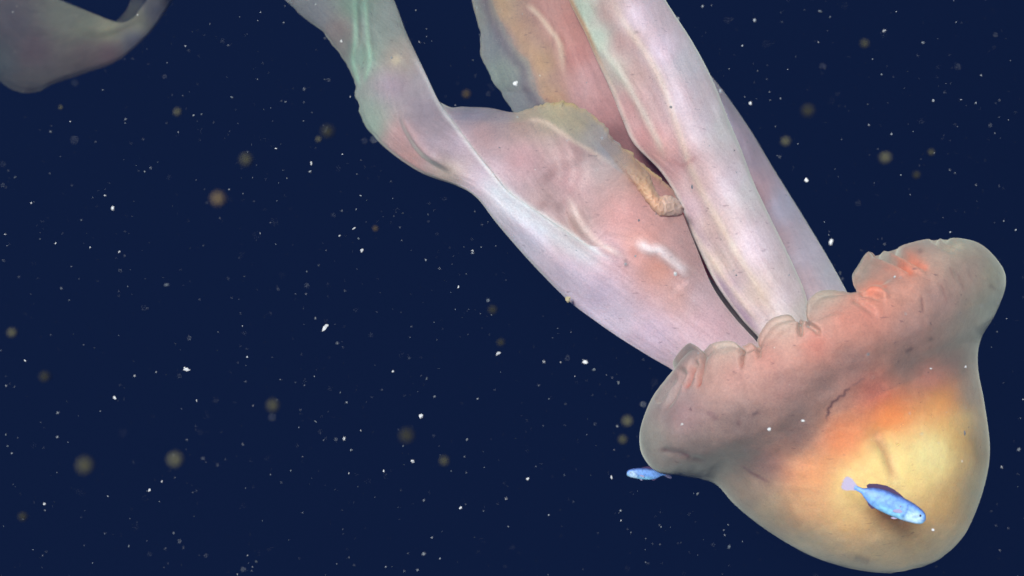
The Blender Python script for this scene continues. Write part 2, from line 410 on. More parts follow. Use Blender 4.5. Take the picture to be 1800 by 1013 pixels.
# --- stomach inside the crown, its yellow-orange colours painting the glow seen through the skin
gc, sc_, thc = bell_surface(120, 240, scale=0.86, s_from=0.50, margin=False, kb=0.86)
gc[..., 0] += 4; gc[..., 1] -= 6
STOM_GLOW = cols([(1640, 800, (255, 248, 180)), (1560, 800, (255, 244, 170)), (1500, 860, (255, 232, 160)), (1420, 840, (255, 186, 122)), (1560, 720, (255, 158, 80)), (1650, 700, (255, 190, 108)), (1480, 760, (255, 162, 100)),
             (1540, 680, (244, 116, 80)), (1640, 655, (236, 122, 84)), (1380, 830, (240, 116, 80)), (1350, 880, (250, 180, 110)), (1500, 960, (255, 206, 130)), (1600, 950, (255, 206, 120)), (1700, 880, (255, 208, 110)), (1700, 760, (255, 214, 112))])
vc = P(gc); n1 = vc.reshape(-1, 3).shape[0]
fc = grid_faces(120, 240, wrap=True).tolist()
fc += [[(119) * 240 + j, 119 * 240 + (j + 1) % 240, n1] for j in range(240)] + [[(j + 1) % 240, j, n1 + 1] for j in range(240)]
pc = rbf(gc, STOM_GLOW)
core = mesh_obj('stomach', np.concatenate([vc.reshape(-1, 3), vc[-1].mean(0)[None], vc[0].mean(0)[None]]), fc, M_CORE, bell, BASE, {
    'surface_colour': np.concatenate([pc.reshape(-1, 3), pc[-1].mean(0)[None], pc[0].mean(0)[None]]), 'thin': np.zeros(n1 + 2)})

# --- oral arms
def arm(name, patches, label=None, thick=0.006):
    V, Fc, A, T, W, off = [], [], [], [], [], 0
    for g, c, t in patches:
        c = np.clip(c * np.array([1.04, 1.0, .955]), 0, .95)
        nr, nc = g.shape[:2]
        v3 = P(g)
        al = np.concatenate([[0], np.cumsum(np.linalg.norm(np.diff(v3[:, nc // 2], axis=0), axis=1))])[:, None] * np.ones((1, nc))
        ac = np.concatenate([np.zeros((nr, 1)), np.cumsum(np.linalg.norm(np.diff(v3, axis=1), axis=2), axis=1)], 1)
        W.append(np.stack([ac * 85, al * 9 + ac * 4, ac * 0], -1).reshape(-1, 3))
        V.append(P(g).reshape(-1, 3)); Fc.append(grid_faces(nr, nc, off)); A.append(c.reshape(-1, 3)); T.append(t.ravel()); off += nr * nc
    o = mesh_obj(name, np.concatenate(V), np.concatenate(Fc), M_ARM, jelly, BASE, {'surface_colour': np.concatenate(A), 'thin': np.concatenate(T), 'flow': np.concatenate(W)})
    md = o.modifiers.new('thickness', 'SOLIDIFY'); md.thickness = thick; md.offset = 0; md.use_even_offset = False
    if label: o['label'] = label
    return o

def edge_dist(nc):
    u = np.linspace(0, 1, nc)
    return u

# arm with the broad pink leaf, twisting into a narrow strip towards the top of the picture
STEP_A = -26
ROWS_A = [  # left outline, crest of the fold, free edge of the leaf, depth, depth of the fold
    (430, -110, 640, -110, None, None, 420, 30), (508, 0, 690, 0, None, None, 330, 30), (568, 60, 712, 58, None, None, 270, 32), (622, 132, 745, 128, None, None, 205, 34),
    (632, 194, 770, 180, 780, 186, 150, 30), (664, 246, 795, 215, 816, 190, 105, 30), (735, 299, 830, 262, 862, 192, 62, 31), (806, 326, 862, 302, 908, 200, 32, 32),
    (840, 347, 892, 338, 955, 187, 12, 34), (872, 388, 940, 372, 1000, 184, 2, 34), (910, 433, 985, 402, 1045, 207, -4, 32), (952, 479, 1030, 432, 1084, 251, -8, 32),
    (1000, 527, 1085, 462, 1124, 287, -6, 14), (1045, 562, 1110, 490, 1178, 332, 0, 3), (1085, 590, 1140, 515, 1197, 374, 6, -6), (1120, 612, 1170, 540, 1224, 440, 14, -14),
    (1150, 630, 1205, 570, 1251, 505, 22, -18), (1180, 647, 1240, 600, 1290, 560, 30, -18), (1205, 668, 1265, 645, 1332, 606, 40, -16), (1235, 710, 1300, 690, 1372, 662, 60, -14)]
rows = []
for lx, ly, cx, cy, rx, ry, d, fo in ROWS_A:
    lx, ly, cx, cy = map(float, (lx, ly, cx, cy))
    Lp, Cp = np.array([lx, ly]), np.array([cx, cy])
    hid = Cp + (Lp - Cp) * 0.16
    if rx is None: Rp = Cp + (Lp - Cp) * 0.30
    else: Rp = np.array([rx, ry], float)
    w = np.hypot(*(Cp - Lp))
    foldf = np.clip(fo / 29.0, 0, 1)
    c3 = hid * foldf + (Cp + (Rp - Cp) * 0.12) * (1 - foldf)
    if rx is None: c4 = c3 + (Rp - c3) * 0.4; c5 = c3 + (Rp - c3) * 0.8
    else: c4 = c3 + (Rp - c3) * 0.45; c5 = c3 + (Rp - c3) * 0.82
    b = min(w * 0.22, 34)
    flat = 1 - foldf if rx is not None else 0
    fo *= .8
    rowA = np.array([[*Lp, d + b * 1.1], [*(Lp + (Cp - Lp) * .10), d + b * .25], [*(Lp + (Cp - Lp) * .45), d - b], [*(Lp + (Cp - Lp) * .88), d - b * .45], [*Cp, d], [*c3, d + fo], [*c4, d + fo - 16], [*c5, d + fo - 12], [*Rp, d + fo + 6]])
    tt = np.array([0, .05, .17, .32, .45, .57, .72, .88, 1.0])
    dome = np.stack([Lp[0] + (Rp[0] - Lp[0]) * tt, Lp[1] + (Rp[1] - Lp[1]) * tt, d + 26 - 58 * np.sin(np.pi * (0.06 + .88 * tt)) ** .8], 1)
    rows.append(rowA * (1 - flat) + dome * flat)
gA = loft(rows, 420, 230)
uA = np.linspace(0, 1, 230)[None] * np.ones((420, 1)); vA = np.linspace(0, 19, 420)[:, None] * np.ones((1, 230))
# ragged free edge of the leaf
edge = smooth(uA, 0.93, 1.0) * smooth(vA, 6.5, 8) * smooth(vA, 13.6, 12.4)
n_e = fbm(vA * 5.5, vA * 0 + 3.3, 4, 3)
gA[..., 0] += edge * n_e * 7; gA[..., 1] -= edge * np.abs(fbm(vA * 6.2, vA * 0 + 8.1, 7, 3)) * 7
rip = smooth(uA, .10, 0) * smooth(vA, 5.5, 4)
gA[..., 0] += rip * fbm(vA * 3.1, vA * 0 + .7, 19, 3) * 9
base_A = gA.copy()
def step(gg, line, width, amp, reach=60):
    d0, t0, sd = poly_dist(gg, line)
    gg = gg.copy(); gg[..., 2] += amp * smooth(d0 * sd, -width, width) * np.exp(-(d0 / reach) ** 2) * smooth(np.minimum(t0, 1 - t0), -.02, .25)
    return gg
gA = step(gA, [(700, 195), (718, 235), (745, 272), (795, 304)], 5, STEP_A, 45)
leaf = smooth(uA, 0.60, 0.68); strip = 1 - leaf
for line, w, a in [([(1000, 345), (1020, 390), (1050, 425), (1096, 452)], 9, -11), ([(985, 350), (1003, 395), (1035, 430), (1080, 455)], 11, 10), ([(1116, 424), (1140, 438), (1160, 441), (1190, 466), (1214, 490)], 8, -11),
                   ([(1105, 438), (1140, 458), (1180, 490), (1200, 510)], 16, 9), ([(935, 212), (985, 228), (1002, 262), (1000, 300)], 12, -7), ([(900, 300), (930, 330), (955, 370)], 16, -6), ([(960, 300), (990, 340), (1000, 380)], 16, 7),
                   ([(622, -20), (626, 60), (622, 110), (636, 156)], 5, -10), ([(641, -20), (646, 60), (651, 110), (640, 150)], 5, -8), ([(632, -20), (636, 60), (640, 130)], 5, 7),
                   ([(575, 0), (600, 60), (618, 120)], 12, 12), ([(1240, 560), (1180, 500), (1120, 470)], 30, 6)]:
    gA = ridge(gA, line, w * 1.25, a * (.9 if line[0][0] in (1000, 985, 935, 960, 900) else .55))
gA[..., 2] += fbm(base_A[..., 0] / 110, base_A[..., 1] / 110, 21, 2) * 8 + fbm(uA * 11, vA * 0.4, 5, 2) * 1.5
COL_A = cols([
    (1150, 590, (214, 196, 216)), (1250, 575, (214, 182, 192)), (1200, 520, (212, 170, 160)), (1160, 470, (214, 160, 145)), (1120, 430, (212, 158, 148)), (1190, 440, (206, 172, 172)), (1215, 520, (206, 188, 200)), (1100, 380, (204, 158, 156)), (1150, 340, (206, 162, 160)),
    (1000, 320, (192, 158, 162)), (920, 280, (188, 154, 160)), (1010, 260, (192, 162, 164)), (850, 235, (184, 156, 158)), (820, 203, (150, 146, 160)), (870, 206, (158, 150, 156)), (920, 214, (168, 148, 140)), (965, 200, (176, 172, 146)),
    (1020, 215, (160, 158, 138)), (1070, 255, (162, 168, 174)), (1050, 285, (186, 172, 172)), (1070, 450, (210, 182, 192)), (960, 350, (180, 158, 158)), (1010, 400, (184, 160, 156)), (930, 420, (206, 204, 222)), (880, 370, (206, 204, 216)),
    (1000, 490, (206, 196, 214)), (1080, 560, (210, 200, 218)), (1050, 520, (212, 200, 222)), (850, 312, (206, 192, 206)), (800, 260, (200, 186, 202)), (745, 200, (172, 162, 178)), (760, 250, (174, 164, 178)), (700, 240, (196, 160, 160)), (725, 275, (196, 156, 150)),
    (785, 302, (188, 176, 162)), (645, 200, (150, 172, 160)), (655, 225, (150, 178, 162)), (690, 150, (172, 158, 174)), (700, 108, (186, 178, 166)), (640, 100, (142, 178, 160)), (660, 50, (158, 176, 168)), (600, 50, (146, 132, 130)), (598, 90, (140, 138, 136)), (560, 30, (136, 144, 150)),
    (625, 15, (136, 170, 152)), (690, 30, (158, 170, 166)), (755, 150, (178, 174, 182)), (1160, 300, (160, 122, 110)), (1170, 325, (162, 124, 112)), (1130, 300, (170, 140, 120)), (1290, 590, (214, 186, 196)), (1230, 620, (212, 192, 206))])
colA = rbf(base_A, COL_A, eps=22) * .9
for line, w, c, st in [([(862, 305), (892, 338), (940, 372), (985, 402), (1030, 432), (1075, 456)], 6, (224, 238, 242), .6), ([(846, 312), (880, 346), (926, 382), (972, 414), (1018, 444), (1060, 468)], 14, (218, 230, 238), .55), ([(1000, 345), (1020, 390), (1050, 425), (1096, 452)], 5, (232, 216, 210), .6),  # pale sheen painted along the crest of the fold
                       ([(1116, 424), (1140, 438), (1160, 441), (1190, 466), (1210, 486)], 9, (246, 240, 246), .62), ([(622, -20), (626, 60), (622, 110), (636, 156)], 3.5, (160, 206, 182), .7),
                       ([(641, -20), (646, 60), (651, 110), (640, 150)], 3, (160, 206, 182), .6), ([(1098, 455), (1102, 470)], 4, (130, 110, 112), .6),
                       ([(690, 102), (702, 112)], 9, (220, 210, 180), .6), ([(725, 95), (755, 150), (772, 186), (800, 224), (834, 268), (864, 306), (895, 342)], 4.5, (236, 236, 238), .75)]:  # last line paints the bright rim of the strip's edge
    f0 = colA.copy(); colA = mark(colA, base_A, line, w, c, st)
def split(colr, gg, line, soft, samples, mask):
    d0, t0, sd = poly_dist(gg, line)
    k = smooth(d0 * sd, -soft, soft) * mask
    k = np.where((t0 <= 0) | (t0 >= 1), k * np.exp(-(d0 / 25) ** 2), k)
    return colr * (1 - k[..., None]) + rbf(gg, cols(samples)) * k[..., None], k
LEAFLINE = [(815, 212), (850, 214), (900, 216), (940, 211), (968, 219), (990, 236), (1012, 252), (1042, 268), (1075, 292)]
colA, kmem = split(colA, base_A, LEAFLINE, 5 + 0 * 1, [(830, 198, (150, 148, 164)), (880, 205, (160, 154, 162)), (930, 205, (176, 164, 142)), (975, 196, (182, 176, 146)), (1015, 215, (168, 166, 142)), (1045, 240, (166, 170, 166)), (1075, 262, (158, 166, 180)), (1090, 278, (168, 166, 164))], leaf * smooth(vA, 4.2, 5.4) * smooth(vA, 13, 12) * .85)
colA = mark(colA, base_A, [(925, 213), (955, 214), (985, 232), (1010, 250), (1040, 266), (1080, 292)], 4, (222, 204, 190), .6)
for ln in ([(1000, 262), (1008, 300), (1004, 330)], [(1030, 275), (1030, 310), (1012, 345)], [(960, 240), (980, 280), (985, 320)]): colA = mark(colA, base_A, ln, 7, (216, 196, 196), .3)
# yellowish warty rim
rim = smooth(uA, 0.965, 1.0) * smooth(vA, 6.5, 8.5) * smooth(vA, 13.5, 12.5) * np.clip(0.55 + fbm(vA * 4, uA * 30, 2), 0, 1)
colA = colA * (1 - rim[..., None] * .8) + lin((198, 174, 112)) * rim[..., None] * .8
thinA = rbf(base_A, [(820, 203, .30), (870, 204, .30), (1020, 208, .26), (1070, 250, .34), (960, 192, .22), (900, 280, 0), (1000, 300, 0), (1100, 400, 0), (560, 30, .30), (600, 70, .24), (680, 40, .12), (720, 140, .04), (650, 215, .12), (720, 280, .12), (800, 260, 0), (900, 400, 0), (1000, 500, 0), (1200, 560, 0), (1150, 310, .08)])[..., 0]
thinA = np.clip(thinA + .20 * kmem + 0.30 * smooth(uA, 0.03, 0.0) * smooth(vA, 9, 6), 0, .5)
armA = arm('oral_arm', [(gA, colA, thinA)], 'oral arm with a broad pink leaf twisting into a narrow strip')

# warty amber frill curled over the free edge of the leaf
inner = [(1052, 252), (1078, 284), (1106, 316), (1132, 348), (1152, 374), (1170, 380), (1194, 377), (1203, 369)]
outer = [(1072, 238), (1106, 268), (1134, 298), (1148, 324), (1160, 345), (1176, 344), (1192, 352), (1202, 364)]
fr = []
for (ax_, ay), (bx, by), dd in zip(inner, outer, (4, 3, 0, -2, -3, -4, -4, 2)):
    a_, b_ = np.array([ax_, ay], float), np.array([bx, by], float)
    fr.append([[*(a_ + (b_ - a_) * .05), dd + 12], [*a_, dd + 3], [*(a_ + (b_ - a_) * .3), dd - 5], [*(a_ + (b_ - a_) * .72), dd - 7], [*b_, dd + 2], [*(a_ + (b_ - a_) * .92), dd + 14]])
gF = loft(fr, 200, 70)
uF = np.linspace(0, 1, 70)[None] * np.ones((200, 1)); vF = np.linspace(0, 1, 200)[:, None] * np.ones((1, 70))
lf = base_A[:, 150:].reshape(-1, 3); lz = gA[:, 150:, 2].ravel()
sel = (lf[:, 0] > 1030) & (lf[:, 0] < 1230) & (lf[:, 1] > 220) & (lf[:, 1] < 400)
lf, lz = lf[sel], lz[sel]
leafd = np.array([lz[np.argmin((lf[:, 0] - p[0]) ** 2 + (lf[:, 1] - p[1]) ** 2)] for p in gF.reshape(-1, 3)]).reshape(gF.shape[:2])
for _ in range(4): leafd[1:-1, 1:-1] = (leafd[:-2, 1:-1] + leafd[2:, 1:-1] + leafd[1:-1, :-2] + leafd[1:-1, 2:]) / 4
gF[..., 2] += leafd - 6
bumpy = fbm(gF[..., 0] / 3.6, gF[..., 1] / 3.6, 31, 2); lump = fbm(gF[..., 0] / 13, gF[..., 1] / 13, 77, 2)
gF[..., 2] -= (bumpy * 1.3 + lump * 1.2 + .3 * fbm(vF * 60, uF * 8, 17, 2)) * smooth(vF, 0.0, .4)
gF[..., 0] += fbm(gF[..., 0] / 8, gF[..., 1] / 8, 41, 2) * 2.2; gF[..., 1] += fbm(gF[..., 0] / 8, gF[..., 1] / 8, 51, 2) * 2.2
colF = rbf(gF, cols([(1062, 246, (176, 172, 156)), (1092, 276, (190, 178, 162)), (1118, 308, (210, 186, 160)), (1118, 334, (232, 186, 136)), (1150, 358, (222, 178, 144)), (1180, 362, (216, 190, 172)), (1195, 368, (206, 178, 166))]))
colF *= (1 + 0.10 * bumpy[..., None])
glint = smooth(fbm(gF[..., 0] / 3.1, gF[..., 1] / 3.1, 91, 1), .42, .6) * smooth(uF, .5, .75) * smooth(vF, .45, .7)  # pale dots painted as specular glints on the granules
colF = colF * (1 - glint[..., None]) + lin((250, 236, 214)) * glint[..., None]
thF = np.clip(.9 * smooth(vF, .55, 0.05) + .7 * smooth(uF, .42, .16) * smooth(vF, .85, .4), 0, .92)
frill = mesh_obj('frill', P(gF), grid_faces(200, 70), M_FRILL, armA, BASE, {'surface_colour': np.clip(colF * .9, 0, .9), 'thin': thF})
frill['label'] = 'warty amber frill curled along the leaf edge'

# arm in the middle: a rounded trunk with a second leaf folded behind it
ROWS_C = [(800, -110, 955, -110, 1105, -110, 150), (828, 0, 1003, 0, 1167, 0, 130), (846, 62, 1030, 55, 1207, 62, 120), (850, 105, 1052, 105, 1232, 105, 112), (872, 150, 1075, 155, 1255, 152, 105), (905, 197, 1097, 210, 1278, 210, 98),
          (955, 240, 1117, 252, 1300, 262, 92), (1030, 300, 1163, 300, 1322, 320, 90), (1090, 370, 1194, 350, 1346, 372, 88), (1130, 440, 1215, 403, 1373, 427, 86), (1165, 490, 1239, 456, 1398, 480, 84),
          (1195, 540, 1266, 506, 1414, 520, 82), (1235, 585, 1306, 560, 1421, 560, 80), (1280, 630, 1345, 605, 1425, 610, 80), (1330, 680, 1370, 660, 1440, 670, 90)]
rows = []
for i, (lx, ly, ex, ey, rx, ry, d) in enumerate(ROWS_C):
    Lp, E, Rp = np.array([lx, ly], float), np.array([ex, ey], float), np.array([rx, ry], float)
    w = np.hypot(*(Rp - E)); b = w * 0.24; dp = 55 * smooth(np.array(float(i)), 4, 7.5) * smooth(np.array(float(i)), 14.2, 12)
    rows.append([[*Lp, d + 95 + dp], [*(Lp + (E - Lp) * .35), d + 70 + dp], [*(Lp + (E - Lp) * .75), d + 66 + dp], [*(E + (Rp - E) * .12), d + 26 + dp], [*E, d + 6], [*(E + (Rp - E) * .06), d - 10], [*(E + (Rp - E) * .35), d - b * .8], [*(E + (Rp - E) * .68), d - b], [*(E + (Rp - E) * .93), d - b * .1], [*Rp, d + b * .6], [*(E + (Rp - E) * .96), d + b * 1.3]])
gC = loft(rows, 400, 240)
uC = np.linspace(0, 1, 240)[None] * np.ones((400, 1)); vC = np.linspace(0, 14, 400)[:, None] * np.ones((1, 240))
wav = smooth(uC, 0.12, 0.0) * smooth(vC, 6, 5)
gC[..., 0] += wav * fbm(vC * 1.3, vC * 0 + 1.7, 12, 3) * 7
base_C = gC.copy()
trunk = smooth(uC, 0.38, 0.42)
RC = [([(925, 8), (945, 25), (965, 50), (984, 80), (990, 130)], 7, -9, 0), ([(905, 30), (930, 110), (960, 180)], 18, 9, 0), ([(860, 30), (900, 110), (940, 170)], 14, -8, 0), ([(1000, 20), (1015, 90), (1050, 170)], 16, 10, 0),
      ([(1014, 0), (1038, 60), (1078, 112), (1112, 165), (1150, 235), (1168, 275)], 8, -8, 1), ([(1076, 0), (1104, 50), (1140, 100), (1166, 152), (1190, 222), (1222, 312), (1270, 402), (1330, 502), (1366, 562)], 7, -8, 1),
      ([(1040, 10), (1070, 60), (1110, 120), (1150, 190), (1185, 270)], 14, 9, 1), ([(1120, 130), (1160, 190), (1200, 290), (1245, 390), (1300, 490)], 14, 5, 1), ([(1150, 70), (1200, 160), (1240, 270), (1290, 380)], 16, -5, 1),
      ([(1215, 400), (1240, 440), (1290, 510), (1345, 580)], 7, -6, 1), ([(1225, 400), (1270, 470), (1330, 550)], 12, 9, 1), ([(1205, 380), (1225, 440), (1262, 500), (1310, 575)], 9, 5, 1)]
for line, w, a, tr in RC:
    g2 = ridge(gC, line, w * 1.3, a * .5); k = (trunk if tr else 1 - trunk)
    gC[..., 2] = gC[..., 2] * (1 - k) + g2[..., 2] * k
gC[..., 2] += fbm(base_C[..., 0] / 80, base_C[..., 1] / 80, 61, 2) * 5 + fbm(uC * 20, vC * 0.3, 15, 2) * 1.8
COL_CT = cols([(1025, 20, (166, 184, 170)), (1050, 70, (172, 192, 178)), (1078, 125, (190, 186, 178)), (1110, 190, (190, 152, 152)), (1070, 20, (176, 154, 150)), (1095, 75, (182, 154, 152)), (1120, 130, (180, 154, 150)), (1150, 190, (186, 160, 160)),
                (1120, 30, (216, 200, 214)), (1165, 90, (222, 204, 220)), (1205, 110, (206, 204, 214)), (1190, 180, (222, 206, 218)), (1140, 240, (194, 148, 148)), (1240, 215, (224, 210, 222)), (1265, 220, (214, 214, 216)), (1180, 290, (194, 156, 158)), (1165, 270, (202, 160, 156)),
                (1230, 320, (200, 174, 174)), (1285, 320, (230, 212, 224)), (1310, 330, (222, 218, 222)), (1250, 400, (202, 180, 176)), (1330, 430, (232, 214, 226)), (1270, 460, (206, 188, 182)), (1260, 510, (176, 158, 182)), (1300, 560, (172, 152, 178)), (1330, 520, (218, 200, 192)), (1390, 520, (230, 214, 224)),
                (1220, 420, (186, 166, 180)), (1370, 565, (226, 212, 214)), (1205, 370, (196, 172, 182)), (1408, 540, (218, 212, 210))])
COL_CL = cols([(835, 20, (142, 150, 148)), (860, 80, (140, 150, 152)), (870, 130, (146, 160, 154)), (905, 180, (150, 156, 162)), (888, 70, (138, 128, 140)), (925, 140, (140, 130, 138)), (880, 15, (172, 152, 128)), (920, 55, (178, 148, 128)), (955, 110, (174, 148, 122)), (975, 165, (170, 140, 124)),
                (960, 20, (178, 138, 132)), (1000, 50, (184, 138, 132)), (1010, 100, (182, 132, 128)), (1020, 160, (184, 150, 152)), (1060, 200, (178, 138, 140)), (1090, 250, (160, 118, 122)), (1040, 130, (186, 150, 152)), (1100, 300, (176, 124, 128)), (1180, 380, (190, 96, 100)), (1250, 500, (190, 96, 100))])  # last two reddened so the shaded crevice turns maroon
colC = rbf(base_C, COL_CT) * trunk[..., None] + rbf(base_C, COL_CL) * (1 - trunk[..., None])
def markw(colr, gg, line, w, c, st, k):
    m2 = mark(colr, gg, line, w, c, st)
    return m2 * k[..., None] + colr * (1 - k[..., None])
for line, w, c, st, tr in [(RC[0][0], 4.5, (214, 200, 180), .65, 0), (RC[4][0], 6, (188, 204, 188), .4, 1), (RC[5][0], 6, (214, 202, 182), .45, 1), (RC[9][0], 5, (220, 204, 184), .4, 1),
                           ([(1118, 56), (1120, 60)], 4, (110, 110, 100), .6, 1), ([(1180, 280), (1200, 290), (1225, 275)], 4, (176, 130, 130), .5, 1)]:
    colC = markw(colC, base_C, line, w, c, st, trunk if tr else 1 - trunk)
k = smooth(np.abs(uC - 0.45), 0.05, 0.015) * smooth(vC, 5.2, 2.2)
colC = colC * (1 - .7 * k[..., None]) + lin((190, 140, 96)) * .7 * k[..., None]
k = smooth(np.abs(uC - 0.45), 0.05, 0.015) * smooth(vC, 2.0, 4.0)
colC = colC * (1 - .5 * k[..., None]) + lin((226, 214, 206)) * .5 * k[..., None]
k = smooth(uC, 0.016, 0.0) * np.clip(.3 + 1.4 * fbm(vC * 1.1, vC * 0, 8), 0, 1) * smooth(vC, 4.6, 3.4)
colC = colC * (1 - .8 * k[..., None]) + lin((206, 176, 112)) * .8 * k[..., None]
d0, t0, sd = poly_dist(base_C, [(858, -40), (868, 10), (884, 45), (906, 88), (930, 112), (938, 150), (958, 180), (1000, 225)])
d0 = d0 + 3.5 * fbm(base_C[..., 0] / 14, base_C[..., 1] / 14, 33, 2)
kin = smooth(d0 * sd, -3, 5) * (1 - trunk); kout = (1 - smooth(d0 * sd, -3, 5)) * (1 - trunk)
memb = rbf(base_C, cols([(836, 20, (150, 158, 152)), (860, 80, (146, 156, 158)), (880, 135, (152, 168, 160)), (915, 185, (156, 164, 168))]))
colC = colC * (1 - kout[..., None] * .8) + memb * kout[..., None] * .8
band = np.exp(-((d0 * sd + 13) / 9) ** 2) * (1 - trunk)
colC = colC * (1 - band[..., None] * .55) + lin((112, 100, 116)) * band[..., None] * .55
amb = np.exp(-((d0 * sd - 16) / 16) ** 2) * (1 - trunk)
colC = colC * (1 - amb[..., None] * .5) + lin((186, 156, 118)) * amb[..., None] * .5
k = smooth(np.abs(uC - .885), .045, .0)  # pale sheen painted along the trunk's right edge
colC = colC * (1 - .5 * k[..., None]) + lin((236, 238, 230)) * .5 * k[..., None]
dark_streak = np.clip(fbm(uC * 34, vC * .22, 55, 2), 0, 1) * trunk * smooth(uC, .82, .6)  # darker pinkish lengthwise streaks, colour only, no depth
colC = colC * (1 - .38 * dark_streak[..., None]) + lin((172, 140, 140)) * .38 * dark_streak[..., None]
thinC = np.clip(.12 * kout + rbf(base_C, [(835, 20, .32), (860, 90, .36), (885, 150, .36), (920, 190, .30), (910, 60, .14), (950, 120, .08), (1000, 60, .02), (1050, 200, 0), (1000, 180, .04), (1200, 300, 0), (1100, 100, 0)])[..., 0], 0, .5) * (1 - trunk)
armC = arm('oral_arm', [(gC, colC, thinC)], 'rounded pale lilac oral arm with lengthwise ridges in the middle')

# arm at the back on the right
ROWS_R = [(1070, -20, 1120, -10, 330), (1130, 55, 1188, 75, 300), (1200, 125, 1251, 138, 270), (1240, 205, 1312, 222, 240), (1268, 290, 1353, 290, 215), (1305, 380, 1404, 372, 195), (1345, 460, 1451, 450, 178), (1375, 520, 1480, 502, 165), (1395, 560, 1494, 532, 158), (1420, 620, 1512, 592, 150)]
rows = []
for lx, ly, rx, ry, d in ROWS_R:
    d += 420 * float(smooth(np.array(600.0 - ly), 20, 300))
    Lp, Rp = np.array([lx, ly], float), np.array([rx, ry], float); b = np.hypot(*(Rp - Lp)) * .22
    rows.append([[*Lp, d + b], [*(Lp + (Rp - Lp) * .3), d - b * .2], [*(Lp + (Rp - Lp) * .65), d - b], [*(Lp + (Rp - Lp) * .93), d], [*Rp, d + b * .8], [*(Lp + (Rp - Lp) * .95), d + b * 1.8]])
gR = loft(rows, 260, 90); base_R = gR.copy()
gR[..., 2] += fbm(base_R[..., 0] / 70, base_R[..., 1] / 70, 71) * 6
colR = rbf(base_R, cols([(1285, 195, (176, 170, 186)), (1320, 260, (178, 168, 184)), (1380, 360, (190, 190, 212)), (1430, 440, (204, 196, 216)), (1460, 480, (196, 194, 208)), (1360, 430, (198, 174, 184)), (1420, 500, (196, 176, 186)), (1330, 350, (192, 164, 172))]))
uR = np.linspace(0, 1, 90)[None] * np.ones((260, 1))
armR = arm('oral_arm', [(gR, colR, np.zeros(gR.shape[:2]) + .14 * smooth(base_R[..., 1], 260, 140))], 'slender lilac oral arm at the back beside the right lobe')

# far arm drifting away in the top left corner
ROWS_F = [(-150, 120, -60, -120, 1560), (-40, 120, 0, -70, 1540), (26, 159, 50, -25, 1520), (66, 161, 100, -2, 1500), (95, 147, 135, 13, 1480), (150, 128, 170, 27, 1450), (200, 110, 195, 37, 1420), (236, 84, 215, 40, 1390), (266, 54, 234, 32, 1360),
          (286, 27, 248, 15, 1330), (303, -1, 260, -4, 1300), (320, -45, 275, -50, 1240), (385, -160, 320, -200, 1000), (520, -170, 510, -260, 640), (560, -120, 650, -150, 440)]
rows = []
for lx, ly, rx, ry, d in ROWS_F:
    d = d * 1.3 - 150 if d > 900 else d
    Lp, Rp = np.array([lx, ly], float), np.array([rx, ry], float); b = np.hypot(*(Rp - Lp)) * .2
    rows.append([[*Lp, d + b], [*(Lp + (Rp - Lp) * .12), d], [*(Lp + (Rp - Lp) * .45), d - b], [*(Lp + (Rp - Lp) * .8), d - b * .6], [*Rp, d + b * .4]])
gX = loft(rows, 260, 90); base_X = gX.copy()
gX = ridge(gX, [(60, 60), (130, 80), (200, 65), (245, 30)], 14, 10); gX = ridge(gX, [(110, 30), (180, 52), (240, 30)], 10, -9)
gX[..., 2] += fbm(base_X[..., 0] / 45, base_X[..., 1] / 45, 81, 2) * 12
COLX = cols([(20, 40, (132, 130, 134)), (60, 90, (142, 130, 132)), (150, 90, (142, 132, 128)), (190, 92, (148, 128, 130)), (60, 145, (146, 146, 140)), (0, 110, (130, 142, 142)), (120, 25, (168, 176, 160)), (190, 52, (206, 210, 178)), (150, 50, (176, 184, 162)), (240, 35, (200, 204, 176)), (275, 20, (156, 160, 172)), (240, 75, (140, 144, 160)), (285, -10, (170, 172, 166))])
colX = rbf(base_X, COLX)
ex = loft([[[204, 39, 1690], [212, 40.5, 1690]], [[218, 24, 1720], [232, 33, 1720]], [[228, 6, 1740], [247, 15, 1740]], [[240, -30, 1760], [262, -10, 1760]]], 60, 14)
armX = arm('oral_arm', [(gX, colX, np.zeros(gX.shape[:2]) + .24), (ex, rbf(ex, COLX) * .8, np.zeros(ex.shape[:2]) + .78)], 'dim far oral arm looping through the top left corner')  # even transparency helps dim the arm as if fading with distance

# ------------------------------------------------------------------ the two fish
M_FISH = None
def fish_material():
    m, nt, out = new_mat('fish_skin')
    N, L = nt.nodes.new, nt.links.new
    at = N('ShaderNodeAttribute'); at.attribute_name = 'surface_colour'
    tc = N('ShaderNodeTexCoord')
    n1 = N('ShaderNodeTexNoise'); n1.inputs['Scale'].default_value = .14; n1.inputs['Detail'].default_value = 5
    L(tc.outputs['Object'], n1.inputs['Vector'])
    mr = N('ShaderNodeMapRange'); mr.inputs['From Min'].default_value = .3; mr.inputs['From Max'].default_value = .7; mr.inputs['To Min'].default_value = .68; mr.inputs['To Max'].default_value = 1.25
    L(n1.outputs['Fac'], mr.inputs['Value'])
    vm = N('ShaderNodeVectorMath'); vm.operation = 'SCALE'; L(at.outputs['Color'], vm.inputs[0]); L(mr.outputs['Result'], vm.inputs['Scale'])
    bs = N('ShaderNodeBsdfPrincipled'); L(vm.outputs['Vector'], bs.inputs['Base Color'])
    bs.inputs['Roughness'].default_value = .5; bs.inputs['Specular IOR Level'].default_value = .4
    L(bs.outputs['BSDF'], out.inputs['Surface'])
    return m
M_FISH = fish_material()
M_FIN_DARK = simple('dark_fin', (0.075, 0.045, 0.10), .6, .1)
M_FIN_PALE = simple('pale_fin', (0.52, 0.50, 0.74), .5, .2)
